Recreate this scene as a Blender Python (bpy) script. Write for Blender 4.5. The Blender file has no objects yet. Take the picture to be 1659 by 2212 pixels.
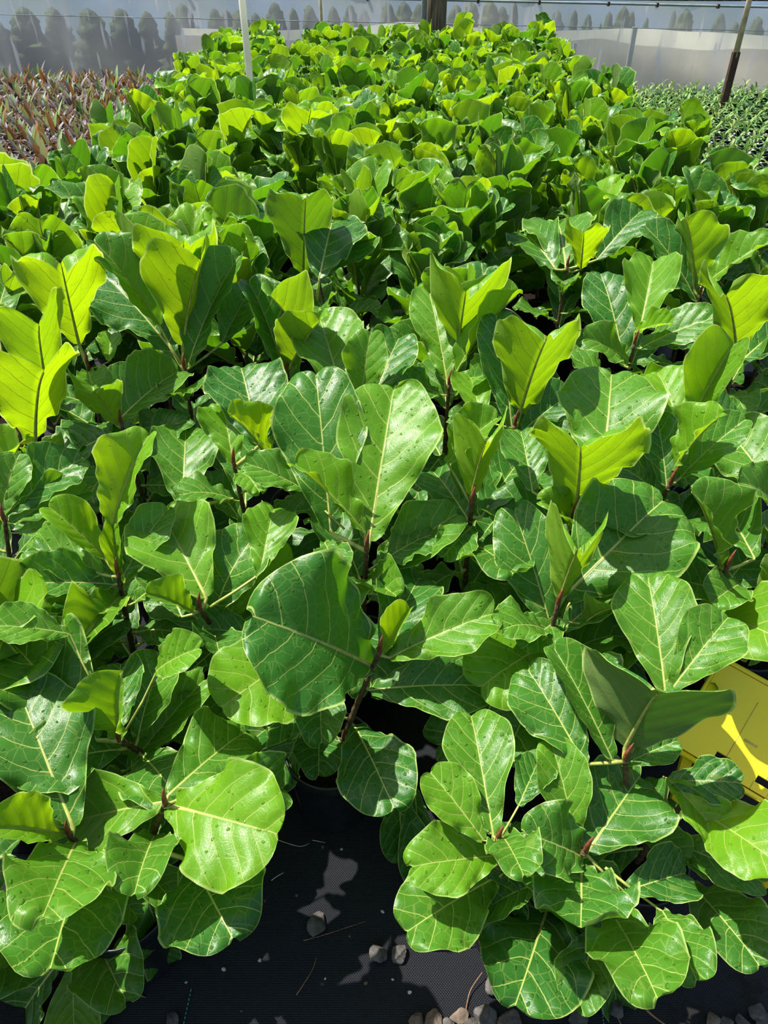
import bpy, bmesh, math, random
from mathutils import Vector, Matrix, noise
from math import sin, cos, pi, radians, sqrt

S = bpy.context.scene
C = S.collection
R = random.Random(7)

# ------------------------------------------------------------------ camera
CAM_H, PITCH, LENS = 1.65, 38.0, 26.0
cam = bpy.data.objects.new('camera', bpy.data.cameras.new('camera'))
C.objects.link(cam)
cam.location = (0, 0, CAM_H)
cam.rotation_euler = (radians(90 - PITCH), 0, 0)
cam.data.lens = LENS
cam.data.sensor_width = 36
cam.data.clip_start = 0.02
S.camera = cam

# ------------------------------------------------------------------ light
SUN_ELEV, SUN_AZ = 62.0, -66.0        # azimuth from straight ahead, negative to the left
W = bpy.data.worlds.new('world'); S.world = W; W.use_nodes = True
wn = W.node_tree.nodes; wl = W.node_tree.links; wn.clear()
sky = wn.new('ShaderNodeTexSky'); sky.sky_type = 'NISHITA'; sky.sun_disc = False
sky.sun_elevation = radians(SUN_ELEV); sky.sun_rotation = radians(SUN_AZ)
sky.air_density = 1.3; sky.dust_density = 2.5
bg = wn.new('ShaderNodeBackground'); bg.inputs[1].default_value = 0.14
wo = wn.new('ShaderNodeOutputWorld')
wl.new(sky.outputs[0], bg.inputs[0]); wl.new(bg.outputs[0], wo.inputs[0])
sl = bpy.data.lights.new('sun', 'SUN'); sun = bpy.data.objects.new('sun', sl); C.objects.link(sun)
sl.energy = 8.0; sl.angle = radians(0.6); sl.color = (1.0, 0.96, 0.88)
e, a = radians(SUN_ELEV), radians(SUN_AZ)
sun.rotation_euler = Vector((sin(a) * cos(e), cos(a) * cos(e), sin(e))).to_track_quat('Z', 'Y').to_euler()
S.view_settings.view_transform = 'Standard'
S.view_settings.look = 'None'
S.view_settings.exposure = 0.4
S.view_settings.gamma = 1.0
S.view_settings.use_curve_mapping = False
S.cycles.max_bounces = 8
S.cycles.transparent_max_bounces = 12

# ------------------------------------------------------------------ helpers
ORD = ['first','second','third','fourth','fifth','sixth','seventh','eighth','ninth','tenth','eleventh','twelfth','thirteenth','fourteenth','fifteenth','sixteenth','seventeenth','eighteenth','nineteenth','twentieth','twenty-first','twenty-second','twenty-third','twenty-fourth','twenty-fifth','twenty-sixth','twenty-seventh','twenty-eighth','twenty-ninth','thirtieth','thirty-first','thirty-second','thirty-third','thirty-fourth','thirty-fifth']
F = LENS / 36 * 2212
p_ = radians(PITCH)
RT, UPV, FW = Vector((1, 0, 0)), Vector((0, sin(p_), cos(p_))), Vector((0, cos(p_), -sin(p_)))
CP = Vector((0, 0, CAM_H))
def ray(x, y):
    return FW + RT * ((x - 829.5) / F) - UPV * ((y - 1106) / F)       # unit depth along the axis
def at_z(x, y, z):
    d = ray(x, y); return CP + d * ((z - CAM_H) / d.z)
def at_y(x, y, Y):
    d = ray(x, y); return CP + d * (Y / d.y)
def proj(P):
    v = P - CP; d = v.dot(FW)
    return (829.5 + F * v.dot(RT) / d, 1106 - F * v.dot(UPV) / d, d)

def link(name, me, mats, parent=None):
    o = bpy.data.objects.new(name, me); C.objects.link(o)
    if mats is not None:
        me.materials.clear()
        for m in (mats if isinstance(mats, (list, tuple)) else [mats]): me.materials.append(m)
    if parent: o.parent = parent
    return o
def empty(name, loc):
    o = bpy.data.objects.new(name, None); C.objects.link(o); o.location = loc
    o.empty_display_size = .05
    return o
def tag(o, label=None, cat=None, group=None, kind=None):
    if label: o['label'] = label
    if cat: o['category'] = cat
    if group: o['group'] = group
    if kind: o['kind'] = kind
    return o
def mesh(name, vs, fs, smooth=True, mi=None):
    me = bpy.data.meshes.new(name); me.from_pydata([tuple(v) for v in vs], [], fs)
    if smooth: me.polygons.foreach_set('use_smooth', [True] * len(fs))
    if mi: me.polygons.foreach_set('material_index', mi)
    me.update(); return me

class MB:
    def __init__(s): s.v = []; s.f = []; s.m = []
    def add(s, vs, fs, m=0):
        n = len(s.v); s.v += [Vector(v) for v in vs]; s.f += [tuple(i + n for i in f) for f in fs]; s.m += [m] * len(fs)
    def box(s, lo, hi, m=0):
        x0, y0, z0 = lo; x1, y1, z1 = hi
        s.add([(x0,y0,z0),(x1,y0,z0),(x1,y1,z0),(x0,y1,z0),(x0,y0,z1),(x1,y0,z1),(x1,y1,z1),(x0,y1,z1)],
              [(0,3,2,1),(4,5,6,7),(0,1,5,4),(1,2,6,5),(2,3,7,6),(3,0,4,7)], m)
    def tube(s, pts, rads, n=8, m=0, cap=True):
        pts = [Vector(p) for p in pts]
        if not isinstance(rads, (list, tuple)): rads = [rads] * len(pts)
        vs = []; fs = []
        ref = None
        for i, p in enumerate(pts):
            t = (pts[min(i+1, len(pts)-1)] - pts[max(i-1, 0)]).normalized()
            if ref is None: ref = Vector((0, 0, 1)) if abs(t.z) < .8 else Vector((1, 0, 0))
            u = (ref - t * ref.dot(t)).normalized(); w = t.cross(u); ref = u
            for k in range(n):
                an = 2*pi*k/n; vs.append(p + (u*cos(an) + w*sin(an)) * rads[i])
        for i in range(len(pts)-1):
            for k in range(n):
                a_, b_ = i*n+k, i*n+(k+1) % n
                fs.append((a_, b_, b_+n, a_+n))
        if cap:
            fs.append(tuple(reversed(range(n)))); fs.append(tuple(range((len(pts)-1)*n, len(pts)*n)))
        s.add(vs, fs, m)
    def lathe(s, prof, n=28, m=0, c=(0,0)):
        vs = []; fs = []
        for r, z in prof:
            for k in range(n):
                an = 2*pi*k/n; vs.append((c[0]+r*cos(an), c[1]+r*sin(an), z))
        for i in range(len(prof)-1):
            for k in range(n):
                a_, b_ = i*n+k, i*n+(k+1) % n; fs.append((a_, b_, b_+n, a_+n))
        s.add(vs, fs, m)
    def me(s, name, smooth=True): return mesh(name, s.v, s.f, smooth, s.m)
    def build(s, name, mats, parent=None, smooth=True): return link(name, s.me(name, smooth), mats, parent)

# ------------------------------------------------------------------ materials
def mat(name):
    m = bpy.data.materials.new(name); m.use_nodes = True
    nt = m.node_tree; nt.nodes.clear()
    return m, nt
class N:
    """thin wrapper for writing node trees"""
    def __init__(s, nt): s.t = nt
    def n(s, typ, **k):
        x = s.t.nodes.new('ShaderNode' + typ)
        for a_, b_ in k.items(): setattr(x, a_, b_)
        return x
    def put(s, inp, v):
        if v is None: return
        if isinstance(v, bpy.types.NodeSocket): s.t.links.new(v, inp)
        else: inp.default_value = v
    def m(s, op, a=None, b=None, c=None, clamp=False):
        x = s.n('Math', operation=op, use_clamp=clamp)
        s.put(x.inputs[0], a); s.put(x.inputs[1], b); s.put(x.inputs[2], c); return x.outputs[0]
    def ss(s, v, lo, hi, a=0.0, b=1.0):
        x = s.n('MapRange', interpolation_type='SMOOTHSTEP')
        s.put(x.inputs[0], v); s.put(x.inputs[1], lo); s.put(x.inputs[2], hi); s.put(x.inputs[3], a); s.put(x.inputs[4], b)
        return x.outputs[0]
    def mix(s, f, a, b):
        x = s.n('Mix', data_type='RGBA'); s.put(x.inputs[0], f)
        s.put(x.inputs[6], a); s.put(x.inputs[7], b); return x.outputs[2]
    def noise(s, vec, scale, detail=2, rough=.5, out=0):
        x = s.n('TexNoise'); s.put(x.inputs['Vector'], vec); x.inputs['Scale'].default_value = scale
        x.inputs['Detail'].default_value = detail; x.inputs['Roughness'].default_value = rough; return x.outputs[out]
    def bsdf(s, col, rough, spec=.5, normal=None, **k):
        x = s.n('BsdfPrincipled'); s.put(x.inputs['Base Color'], col); s.put(x.inputs['Roughness'], rough)
        s.put(x.inputs['Specular IOR Level'], spec); s.put(x.inputs['Normal'], normal)
        for a_, b_ in k.items(): s.put(x.inputs[a_], b_)
        return x.outputs[0]
    def out(s, sh):
        o = s.n('OutputMaterial'); s.t.links.new(sh, o.inputs[0])
    def bump(s, h, strength, dist, normal=None):
        x = s.n('Bump'); s.put(x.inputs['Strength'], strength); s.put(x.inputs['Distance'], dist)
        s.put(x.inputs['Height'], h); s.put(x.inputs['Normal'], normal); return x.outputs[0]
def rgb(r, g, b): return (r, g, b, 1)

def simple(name, col, rough=.6, spec=.4, var=0.0, scale=20, bump=0.0, metal=0.0, trans=0.0):
    m, nt = mat(name); q = N(nt)
    tc = q.n('TexCoord').outputs['Object']
    nz = q.noise(tc, scale, 4)
    c = q.mix(q.ss(nz, .3, .7), rgb(*[x*(1-var) for x in col]), rgb(*[min(1, x*(1+var)) for x in col]))
    nm = q.bump(nz, bump, .01) if bump else None
    sh = q.bsdf(c, rough, spec, nm, Metallic=metal)
    if trans:
        tr = q.n('BsdfTranslucent'); nt.links.new(c, tr.inputs[0])
        mx = q.n('MixShader'); mx.inputs[0].default_value = trans
        nt.links.new(sh, mx.inputs[1]); nt.links.new(tr.outputs[0], mx.inputs[2]); sh = mx.outputs[0]
    q.out(sh); return m

def leaf_material():
    m, nt = mat('fig_leaf'); q = N(nt)
    tc = q.n('TexCoord').outputs['Object']
    oi = q.n('ObjectInfo')
    sp = q.n('SeparateColor'); nt.links.new(oi.outputs['Color'], sp.inputs[0])
    age, wet, rnd = sp.outputs[0], sp.outputs[1], oi.outputs['Random']
    uv = q.n('UVMap', uv_map='vein').outputs[0]
    su = q.n('SeparateXYZ'); nt.links.new(uv, su.inputs[0])
    uv2 = q.n('UVMap', uv_map='rim').outputs[0]
    s2 = q.n('SeparateXYZ'); nt.links.new(uv2, s2.inputs[0])
    # offset coordinates per leaf
    off = q.n('VectorMath', operation='ADD'); nt.links.new(tc, off.inputs[0])
    cx = q.n('CombineXYZ'); q.put(cx.inputs[0], q.m('MULTIPLY', rnd, 37.0)); q.put(cx.inputs[1], q.m('MULTIPLY', rnd, 91.0))
    nt.links.new(cx.outputs[0], off.inputs[1]); P = off.outputs[0]
    flat = q.n('VectorMath', operation='MULTIPLY'); nt.links.new(P, flat.inputs[0]); flat.inputs[1].default_value = (1, 1, 0); PF = flat.outputs[0]
    u = su.outputs[0]
    ys = q.m('SUBTRACT', q.m('MULTIPLY', su.outputs[1], 2.0), 1.0)       # -1..1
    wob = q.m('MULTIPLY', q.m('SUBTRACT', q.noise(PF, 22, 2), .5), .05)
    ya = q.m('ABSOLUTE', ys)
    mid = q.m('ABSOLUTE', q.m('ADD', ys, q.m('MULTIPLY', wob, .35)))
    side = q.m('MULTIPLY', q.m('GREATER_THAN', ys, 0.0), .47)
    s = q.m('SUBTRACT', u, q.m('MULTIPLY', q.m('POWER', ya, 1.3), .40))
    s = q.m('ADD', s, wob)
    fr = q.m('FRACT', q.m('ADD', q.m('MULTIPLY', s, 5.6), side))
    dist = q.m('ABSOLUTE', q.m('SUBTRACT', fr, .5))                        # 0 on a vein, .5 between
    wv = q.m('MULTIPLY_ADD', ya, -.018, .036)
    v2 = q.ss(dist, q.m('MULTIPLY', wv, .35), wv, 1.0, 0.0)
    v1 = q.ss(mid, q.m('MULTIPLY_ADD', u, -.011, .016), q.m('MULTIPLY_ADD', u, -.022, .034), 1.0, 0.0)
    vo = q.n('TexVoronoi', feature='DISTANCE_TO_EDGE'); vo.inputs['Scale'].default_value = 42; nt.links.new(PF, vo.inputs['Vector'])
    v3 = q.ss(vo.outputs['Distance'], .0, .045, 1.0, 0.0)
    vo2 = q.n('TexVoronoi', feature='DISTANCE_TO_EDGE'); vo2.inputs['Scale'].default_value = 230; nt.links.new(PF, vo2.inputs['Vector'])
    v4 = q.ss(vo2.outputs['Distance'], .0, .12, 1.0, 0.0)
    vein = q.m('MAXIMUM', v1, q.m('MULTIPLY', v2, .85))
    vein = q.m('MAXIMUM', vein, q.m('MULTIPLY', v3, .20), clamp=True)
    rim = q.ss(s2.outputs[1], .945, .985)
    geo = q.n('NewGeometry'); back = geo.outputs['Backfacing']
    nz = q.noise(P, 14, 3)
    nzf = q.noise(P, 75, 3)
    # upper face
    dark = q.mix(nz, rgb(.016, .095, .012), rgb(.036, .145, .018))
    young = q.mix(nz, rgb(.115, .310, .008), rgb(.185, .410, .010))
    up = q.mix(age, dark, young)
    up = q.mix(q.m('MULTIPLY', v4, .12), up, rgb(.12, .30, .06))
    up = q.mix(q.m('MULTIPLY', vein, .85), up, rgb(.50, .56, .14))
    up = q.mix(q.m('MULTIPLY', rim, .75), up, rgb(.40, .52, .14))
    # under face
    ud = q.mix(nz, rgb(.080, .145, .035), rgb(.105, .180, .045))
    uy = q.mix(nz, rgb(.150, .300, .020), rgb(.200, .360, .025))
    un = q.mix(age, ud, uy)
    un = q.mix(q.m('MULTIPLY', v4, .18), un, rgb(.05, .11, .02))
    un = q.mix(q.m('MULTIPLY', vein, .85), un, rgb(.24, .19, .05))
    un = q.mix(q.m('MULTIPLY', rim, .6), un, rgb(.40, .50, .14))
    # specks and blemishes
    vs_ = q.n('TexVoronoi', feature='F1'); vs_.inputs['Scale'].default_value = 60; nt.links.new(PF, vs_.inputs['Vector'])
    sc = q.n('SeparateColor'); nt.links.new(vs_.outputs['Color'], sc.inputs[0])
    speck = q.m('MULTIPLY', q.ss(vs_.outputs['Distance'], .05, .14, 1.0, 0.0), q.m('GREATER_THAN', sc.outputs[0], .86))
    col = q.mix(back, up, un)
    col = q.mix(q.m('MULTIPLY', speck, .8), col, rgb(.07, .05, .015))
    # water drops
    dv = q.n('TexVoronoi', feature='F1'); dv.inputs['Scale'].default_value = 58; dv.inputs['Randomness'].default_value = .9
    wd = q.n('VectorMath', operation='ADD'); nt.links.new(PF, wd.inputs[0])
    wsc = q.n('VectorMath', operation='SCALE'); nt.links.new(q.noise(PF, 90, 1, out=1), wsc.inputs[0]); wsc.inputs['Scale'].default_value = .007
    nt.links.new(wsc.outputs[0], wd.inputs[1]); nt.links.new(wd.outputs[0], dv.inputs['Vector'])
    dc = q.n('SeparateColor'); nt.links.new(dv.outputs['Color'], dc.inputs[0])
    on = q.m('GREATER_THAN', q.m('MULTIPLY', wet, .85), dc.outputs[1])
    rad = q.m('MULTIPLY_ADD', dc.outputs[2], .22, .13)
    dd = q.m('DIVIDE', dv.outputs['Distance'], rad)
    dome = q.m('SQRT', q.m('MAXIMUM', q.m('SUBTRACT', 1.0, q.m('MULTIPLY', dd, dd)), 0.0))
    dome = q.m('MULTIPLY', q.m('MULTIPLY', dome, rad), on)
    drop = q.m('MULTIPLY', q.m('LESS_THAN', dd, 1.0), on)
    col = q.mix(q.m('MULTIPLY', q.m('MULTIPLY', drop, q.ss(dd, .5, 1.0)), .30), col, rgb(.010, .05, .006))
    drop = q.m('MULTIPLY', drop, q.m('MULTIPLY_ADD', back, -.7, 1.0))
    # relief
    h = q.m('MULTIPLY', q.ss(dist, 0.0, .42), 1.0)
    h = q.m('ADD', h, q.m('MULTIPLY', nz, .9))
    n1 = q.bump(h, .35, .0028)
    h2 = q.m('ADD', q.m('MULTIPLY', v4, -.25), q.m('ADD', nzf, q.m('MULTIPLY', vein, -.9)))
    n2 = q.bump(h2, .30, .0012, n1)
    n3 = q.bump(dome, 1.0, .010, n2)
    rough = q.m('MULTIPLY_ADD', nzf, .22, .25)
    rough = q.m('ADD', rough, q.m('MULTIPLY', back, .25))
    rough = q.m('MULTIPLY', rough, q.m('MULTIPLY_ADD', drop, -.88, 1.0))
    spec = q.m('MULTIPLY_ADD', back, -.14, .33)
    pr = q.bsdf(col, rough, spec, n3)
    tcol = q.mix(age, rgb(.12, .36, .004), rgb(.34, .52, .003))
    tcol = q.mix(q.m('MULTIPLY', vein, .92), tcol, rgb(.10, .09, .004))
    tcol = q.mix(q.m('MULTIPLY', rim, .5), tcol, rgb(.8, .9, .3))
    tcol = q.mix(q.m('MULTIPLY', speck, .8), tcol, rgb(.05, .03, .0))
    tr = q.n('BsdfTranslucent'); nt.links.new(tcol, tr.inputs[0]); nt.links.new(n1, tr.inputs[1])
    mx = q.n('MixShader'); q.put(mx.inputs[0], q.m('MULTIPLY', q.m('MULTIPLY_ADD', age, .16, .36), q.m('SUBTRACT', 1.0, sp.outputs[2])))
    nt.links.new(pr, mx.inputs[1]); nt.links.new(tr.outputs[0], mx.inputs[2])
    q.out(mx.outputs[0]); return m

M = {}
M['leaf'] = leaf_material()
M['stalk'] = simple('leaf_stalk', (.30, .32, .07), .45, .5, .25, 60)
M['stem'] = simple('brown_stem', (.075, .045, .022), .7, .3, .45, 90, .4)
M['bud'] = simple('red_brown_bud', (.17, .045, .022), .5, .4, .4, 90, .2)
M['pot'] = simple('black_pot', (.010, .012, .014), .38, .45, .3, 30, .05)
M['soil'] = simple('potting_soil', (.010, .007, .005), .95, .1, .6, 120, .9)
M['white'] = simple('white_pole', (.85, .83, .74), .4, .5, .08, 6, trans=.45)
M['cane'] = simple('pale_cane', (.55, .44, .28), .6, .3, .25, 14)
M['stake'] = simple('dark_stake', (.055, .028, .018), .6, .3, .3, 20)
M['galv'] = simple('galvanised_pipe', (.20, .24, .22), .5, .4, .15, 10)

def mat_ground():
    m, nt = mat('woven_weed_mat'); q = N(nt)
    tc = q.n('TexCoord').outputs['Object']
    sx = q.n('SeparateXYZ'); nt.links.new(tc, sx.inputs[0])
    x, y = sx.outputs[0], sx.outputs[1]
    a1 = q.m('SINE', q.m('MULTIPLY', x, 2*pi/.0052)); b1 = q.m('SINE', q.m('MULTIPLY', y, 2*pi/.0030))
    row = q.m('FRACT', q.m('MULTIPLY', q.m('FLOOR', q.m('DIVIDE', y, .0030)), .5))
    a2 = q.m('SINE', q.m('ADD', q.m('MULTIPLY', x, 2*pi/.0052), q.m('MULTIPLY', row, 2*pi)))
    weave = q.m('ADD', q.m('MULTIPLY', a2, .5), q.m('MULTIPLY', b1, .5))
    nz = q.noise(tc, 3.2, 5, .6); nf = q.noise(tc, 38, 4, .65)
    c = q.mix(q.ss(weave, -.2, .8), rgb(.003, .003, .004), rgb(.016, .018, .026))
    dirt = q.ss(q.m('ADD', nz, q.m('MULTIPLY', nf, .45)), .74, .88)
    c = q.mix(q.m('MULTIPLY', dirt, .75), c, rgb(.009, .007, .005))
    wav = q.bump(nz, .5, .03)
    nm = q.bump(weave, .8, .0012, wav)
    nm = q.bump(nf, .25, .004, nm)
    rough = q.m('MULTIPLY_ADD', dirt, .35, .46)
    q.out(q.bsdf(c, rough, .30, nm)); return m
M['ground'] = mat_ground()

def mat_film():
    m, nt = mat('hazy_plastic_film'); q = N(nt)
    tc = q.n('TexCoord').outputs['Object']
    mp = q.n('Mapping'); nt.links.new(tc, mp.inputs[0]); mp.inputs['Scale'].default_value = (1, 1, .12)
    s1 = q.noise(mp.outputs[0], 2.6, 2, .5); s2 = q.noise(mp.outputs[0], 13, 2, .5)
    st = q.m('ADD', q.m('MULTIPLY', q.ss(s1, .48, .72), .45), q.m('MULTIPLY', q.ss(s2, .58, .70), .8))
    haze = q.m('MULTIPLY_ADD', st, .60, .42)
    sz = q.n('SeparateXYZ'); nt.links.new(tc, sz.inputs[0])
    low = q.ss(sz.outputs[2], .0, .35, .14, .0)
    haze = q.m('ADD', haze, low, clamp=True)
    tl = q.n('BsdfTranslucent'); tl.inputs[0].default_value = rgb(.52, .53, .54)
    df = q.n('BsdfDiffuse'); df.inputs[0].default_value = rgb(.54, .56, .60)
    a_ = q.n('MixShader'); a_.inputs[0].default_value = .45
    nt.links.new(df.outputs[0], a_.inputs[1]); nt.links.new(tl.outputs[0], a_.inputs[2])
    gl = q.n('BsdfGlossy'); gl.inputs['Roughness'].default_value = .25; gl.inputs[0].default_value = rgb(.8, .8, .8)
    b_ = q.n('MixShader'); b_.inputs[0].default_value = .05
    nt.links.new(a_.outputs[0], b_.inputs[1]); nt.links.new(gl.outputs[0], b_.inputs[2])
    tp = q.n('BsdfTransparent'); tp.inputs[0].default_value = rgb(.93, .95, .97)
    c_ = q.n('MixShader'); q.put(c_.inputs[0], haze)
    nt.links.new(tp.outputs[0], c_.inputs[1]); nt.links.new(b_.outputs[0], c_.inputs[2])
    q.out(c_.outputs[0]); return m
M['film'] = mat_film()

def mat_wood():
    m, nt = mat('weathered_timber'); q = N(nt)
    tc = q.n('TexCoord').outputs['Object']
    mp = q.n('Mapping'); nt.links.new(tc, mp.inputs[0]); mp.inputs['Scale'].default_value = (1, 1, .06)
    g = q.noise(mp.outputs[0], 60, 4, .6)
    c = q.mix(q.ss(g, .3, .7), rgb(.050, .040, .028), rgb(.26, .20, .12))
    q.out(q.bsdf(c, .75, .3, q.bump(g, .5, .01))); return m
M['wood'] = mat_wood()
M['cloth'] = simple('khaki_shade_cloth', (.44, .41, .32), .9, .1, .12, 3, .1, trans=.5)
M['cloth_pale'] = simple('pale_shade_cloth', (.90, .86, .68), .9, .1, .08, 3, .1, trans=.5)
M['conifer'] = simple('conifer_green', (.050, .068, .028), .9, .1, .5, 6, .6)
M['stone'] = simple('grey_stone', (.075, .068, .062), .85, .25, .45, 35, .5)
M['stone_b'] = simple('brown_stone', (.12, .09, .068), .85, .25, .4, 35, .5)
M['twig'] = simple('dry_twig', (.22, .12, .06), .7, .3, .3, 60)
M['root'] = simple('pale_root', (.50, .46, .38), .7, .3, .2, 60)
M['thread'] = simple('teal_thread', (.06, .34, .30), .6, .3, .1, 60)
M['grit'] = simple('pale_grit', (.45, .42, .33), .8, .3, .2, 60)

def mat_yellow():
    m, nt = mat('yellow_plastic'); q = N(nt)
    tc = q.n('TexCoord').outputs['Object']; nz = q.noise(tc, 9, 3)
    c = q.mix(nz, rgb(.92, .66, .012), rgb(.95, .72, .018))
    q.out(q.bsdf(c, .34, .5, q.bump(nz, .08, .01))); return m
M['yellow'] = mat_yellow()
M['slot'] = simple('dark_slot', (.03, .02, .01), .8, .2)
M['mark'] = simple('scuffed_plastic', (.60, .42, .10), .6, .3, .2, 60)
def seedling_mat(name, cols, trans):
    m, nt = mat(name); q = N(nt)
    at = q.n('Attribute', attribute_name='tint').outputs['Fac']
    rmp = q.n('ValToRGB'); nt.links.new(at, rmp.inputs[0]); el = rmp.color_ramp.elements
    el[0].position = 0; el[0].color = rgb(*cols[0]); el[1].position = 1; el[1].color = rgb(*cols[-1])
    for i, c in enumerate(cols[1:-1]):
        x = el.new((i+1)/(len(cols)-1)); x.color = rgb(*c)
    pr = q.bsdf(rmp.outputs[0], .5, .3)
    tr = q.n('BsdfTranslucent'); nt.links.new(q.mix(.5, rmp.outputs[0], rgb(*trans)), tr.inputs[0])
    mx = q.n('MixShader'); mx.inputs[0].default_value = .25
    nt.links.new(pr, mx.inputs[1]); nt.links.new(tr.outputs[0], mx.inputs[2]); q.out(mx.outputs[0]); return m
M['cordy'] = seedling_mat('bronze_strap_leaf', [(.05,.042,.045), (.12,.10,.11), (.22,.185,.195), (.24,.09,.02), (.32,.24,.03), (.15,.28,.05), (.30,.42,.18)], (.25,.14,.05))
M['seed'] = seedling_mat('young_green_leaf', [(.04,.11,.03), (.09,.23,.04), (.20,.36,.10), (.26,.20,.06)], (.25,.4,.05))

# ------------------------------------------------------------------ ground and wall
WY = 11.0
g = MB(); g.add([(-14,-1.5,0),(14,-1.5,0),(14,WY+.4,0),(-14,WY+.4,0)], [(0,1,2,3)])
tag(g.build('floor', M['ground'], smooth=False), 'black woven weed mat covering the nursery floor', kind='structure')
g = MB(); g.add([(-45,WY+.4,-.01),(45,WY+.4,-.01),(45,60,-.01),(-45,60,-.01)], [(0,1,2,3)])
tag(g.build('ground_outside', simple('dry_grass', (.16,.17,.08), .95, .1, .3, 2), smooth=False), 'dry ground outside the plastic wall', kind='structure')

# the film: a slightly billowing sheet
nx, nzz = 140, 10
_r0, _r1 = at_y(970, 0, WY), at_y(1659, 15, WY)
def film_top(x):      # the rail runs a little downhill to the right
    return _r0.z + (_r1.z - _r0.z)*(x - _r0.x)/(_r1.x - _r0.x)
vs = []; fs = []
for i in range(nx+1):
    x = -8 + 16*i/nx
    for k in range(nzz+1):
        z = film_top(x) * k/nzz
        y = WY + .02*sin(x*3.1 + k*.6) + .012*sin(x*9.3+1)
        vs.append((x, y, z))
for i in range(nx):
    for k in range(nzz):
        a_ = i*(nzz+1)+k; fs.append((a_, a_+nzz+1, a_+nzz+2, a_+1))
tag(link('wall_back', mesh('wall_back', vs, fs), M['film']), 'hazy translucent plastic film wall behind the plants', kind='structure')
t = MB(); t.tube([(x, WY-.03, film_top(x)) for x in (-8,-4,0,4,8)], .013, 8)
t.tube([(x, WY-.03, film_top(x)-.245) for x in (-8,-4,0,4,8)], .004, 6)
tr_ = t.build('trim_1', M['galv']); tag(tr_, 'grey top rail and wire holding the plastic film', kind='structure')
k = 0
for x in [-.2, .55, 1.15, 1.9, 2.75, 3.35, 4.1, 4.9, 5.6, -1.3, -2.4, -3.6, -4.8]:
    b = MB(); z = film_top(x); b.box((x-.012, WY-.055, z-.025), (x+.012, WY+.005, z+.02))
    b.build('rail_clip', M['stake'], tr_, False)

# khaki sheet and posts beyond the film
def sheet(name, pts, zb, mt, y, label):
    vs = []; fs = []
    n = 60
    for i in range(n+1):
        s_ = i/n; x = pts[0][0] + (pts[-1][0]-pts[0][0])*s_
        for j in range(len(pts)-1):
            if pts[j][0] <= x <= pts[j+1][0]:
                w = (x-pts[j][0])/(pts[j+1][0]-pts[j][0]); w = w*w*(3-2*w); zt = pts[j][1]*(1-w)+pts[j+1][1]*w; break
        for kz in range(7):
            z = zb + (zt-zb)*kz/6
            vs.append((x, y+.05*sin(x*1.7+kz*.5), z))
    for i in range(n):
        for kz in range(6):
            a_ = i*7+kz; fs.append((a_, a_+7, a_+8, a_+1))
    o = link(name, mesh(name, vs, fs), mt)
    return tag(o, label, 'shade cloth')
def bx(px, py, Y): p = at_y(px, py, Y); return (p.x, p.z)
YS = 11.7
sheet('shade_cloth', [bx(380,60,YS), bx(600,66,YS), bx(760,60,YS), bx(870,47,YS), bx(1000,58,YS), bx(1170,68,YS), bx(1250,66,YS), bx(1371,61,YS), bx(1500,68,YS), bx(1760,82,YS)], 0.0, M['cloth_pale'], YS, 'pale khaki shade cloth hanging behind the plastic wall, showing above the darker one')
sheet('shade_cloth', [bx(380,75,YS-.4), bx(700,90,YS-.4), bx(1000,100,YS-.4), bx(1180,95,YS-.4), bx(1290,84,YS-.4), bx(1400,100,YS-.4), bx(1520,108,YS-.4), bx(1600,104,YS-.4), bx(1760,110,YS-.4)], 0.0, M['cloth'], YS-.4, 'darker khaki shade cloth hanging low behind the plastic wall')
for nm, px, y0, w, Yp, lb in (('outside_post', 1372, 58, .055, 11.2, 'grey steel post seen through the plastic wall, right half'),
                              ('outside_post', 1243, 92, .04, 11.22, 'short faint grey post seen through the plastic wall')):
    top = at_y(px, y0, Yp); b = MB(); b.box((top.x-w/2, Yp-w/2, 0), (top.x+w/2, Yp+w/2, top.z))
    tag(b.build(nm, M['galv'], smooth=False), lb, 'post', 'posts outside the plastic wall')

# conifers
def conifer_mesh(seed, fat):
    vs = []; fs = []; nr, na = 26, 18
    for i in range(nr+1):
        t_ = i/nr
        r = fat * (1-t_)**.5
        for k_ in range(na):
            an = 2*pi*k_/na
            q_ = noise.noise(Vector((cos(an)*2+seed, sin(an)*2, t_*9)))
            q2 = noise.noise(Vector((cos(an)*6+seed, sin(an)*6, t_*26)))
            rr = r*(1 + .35*q_ + .45*q2) 
            vs.append((rr*cos(an), rr*sin(an), .04 + t_*.96 + .02*q2))
    for i in range(nr):
        for k_ in range(na):
            a_, b_ = i*na+k_, i*na+(k_+1) % na; fs.append((a_, b_, b_+na, a_+na))
    fs.append(tuple(reversed(range(na)))); fs.append(tuple(range(nr*na, nr*na+na)))
    return mesh('crown', vs, fs)
cms = [conifer_mesh(i*3.7, f) for i, f in enumerate((.18, .23, .28, .34))]
for c_ in cms: c_.materials.append(M['conifer'])
tkm = MB(); tkm.tube([(0,0,0),(0,0,.2)], [.03,.025], 8); tkm = tkm.me('trunk'); tkm.materials.append(M['wood'])
trees = [(-12,45,60),(45,14,75),(112,16,62),(190,18,70),(258,18,60),(314,24,50),(366,26,44),(393,8,50),(462,18,38),(487,22,40),(517,22,52),(552,28,34),(592,5,44),(632,18,32),(668,12,40),(720,14,34),
         (756,10,36),(786,20,34),(838,6,44),(874,4,48),(905,8,40),(985,10,44),(1020,6,48),(1060,2,52),(1085,14,40),(1112,6,26),(1205,22,34),(1243,22,20),(1272,30,26),(1298,50,10),(1318,26,26),(1350,14,36),(1366,24,24),(1398,38,18),(1458,24,18),(1485,20,44),(1560,28,32),(1590,48,30),(1640,36,36),(1700,24,50)]
wherew = 'the plastic wall'
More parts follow.
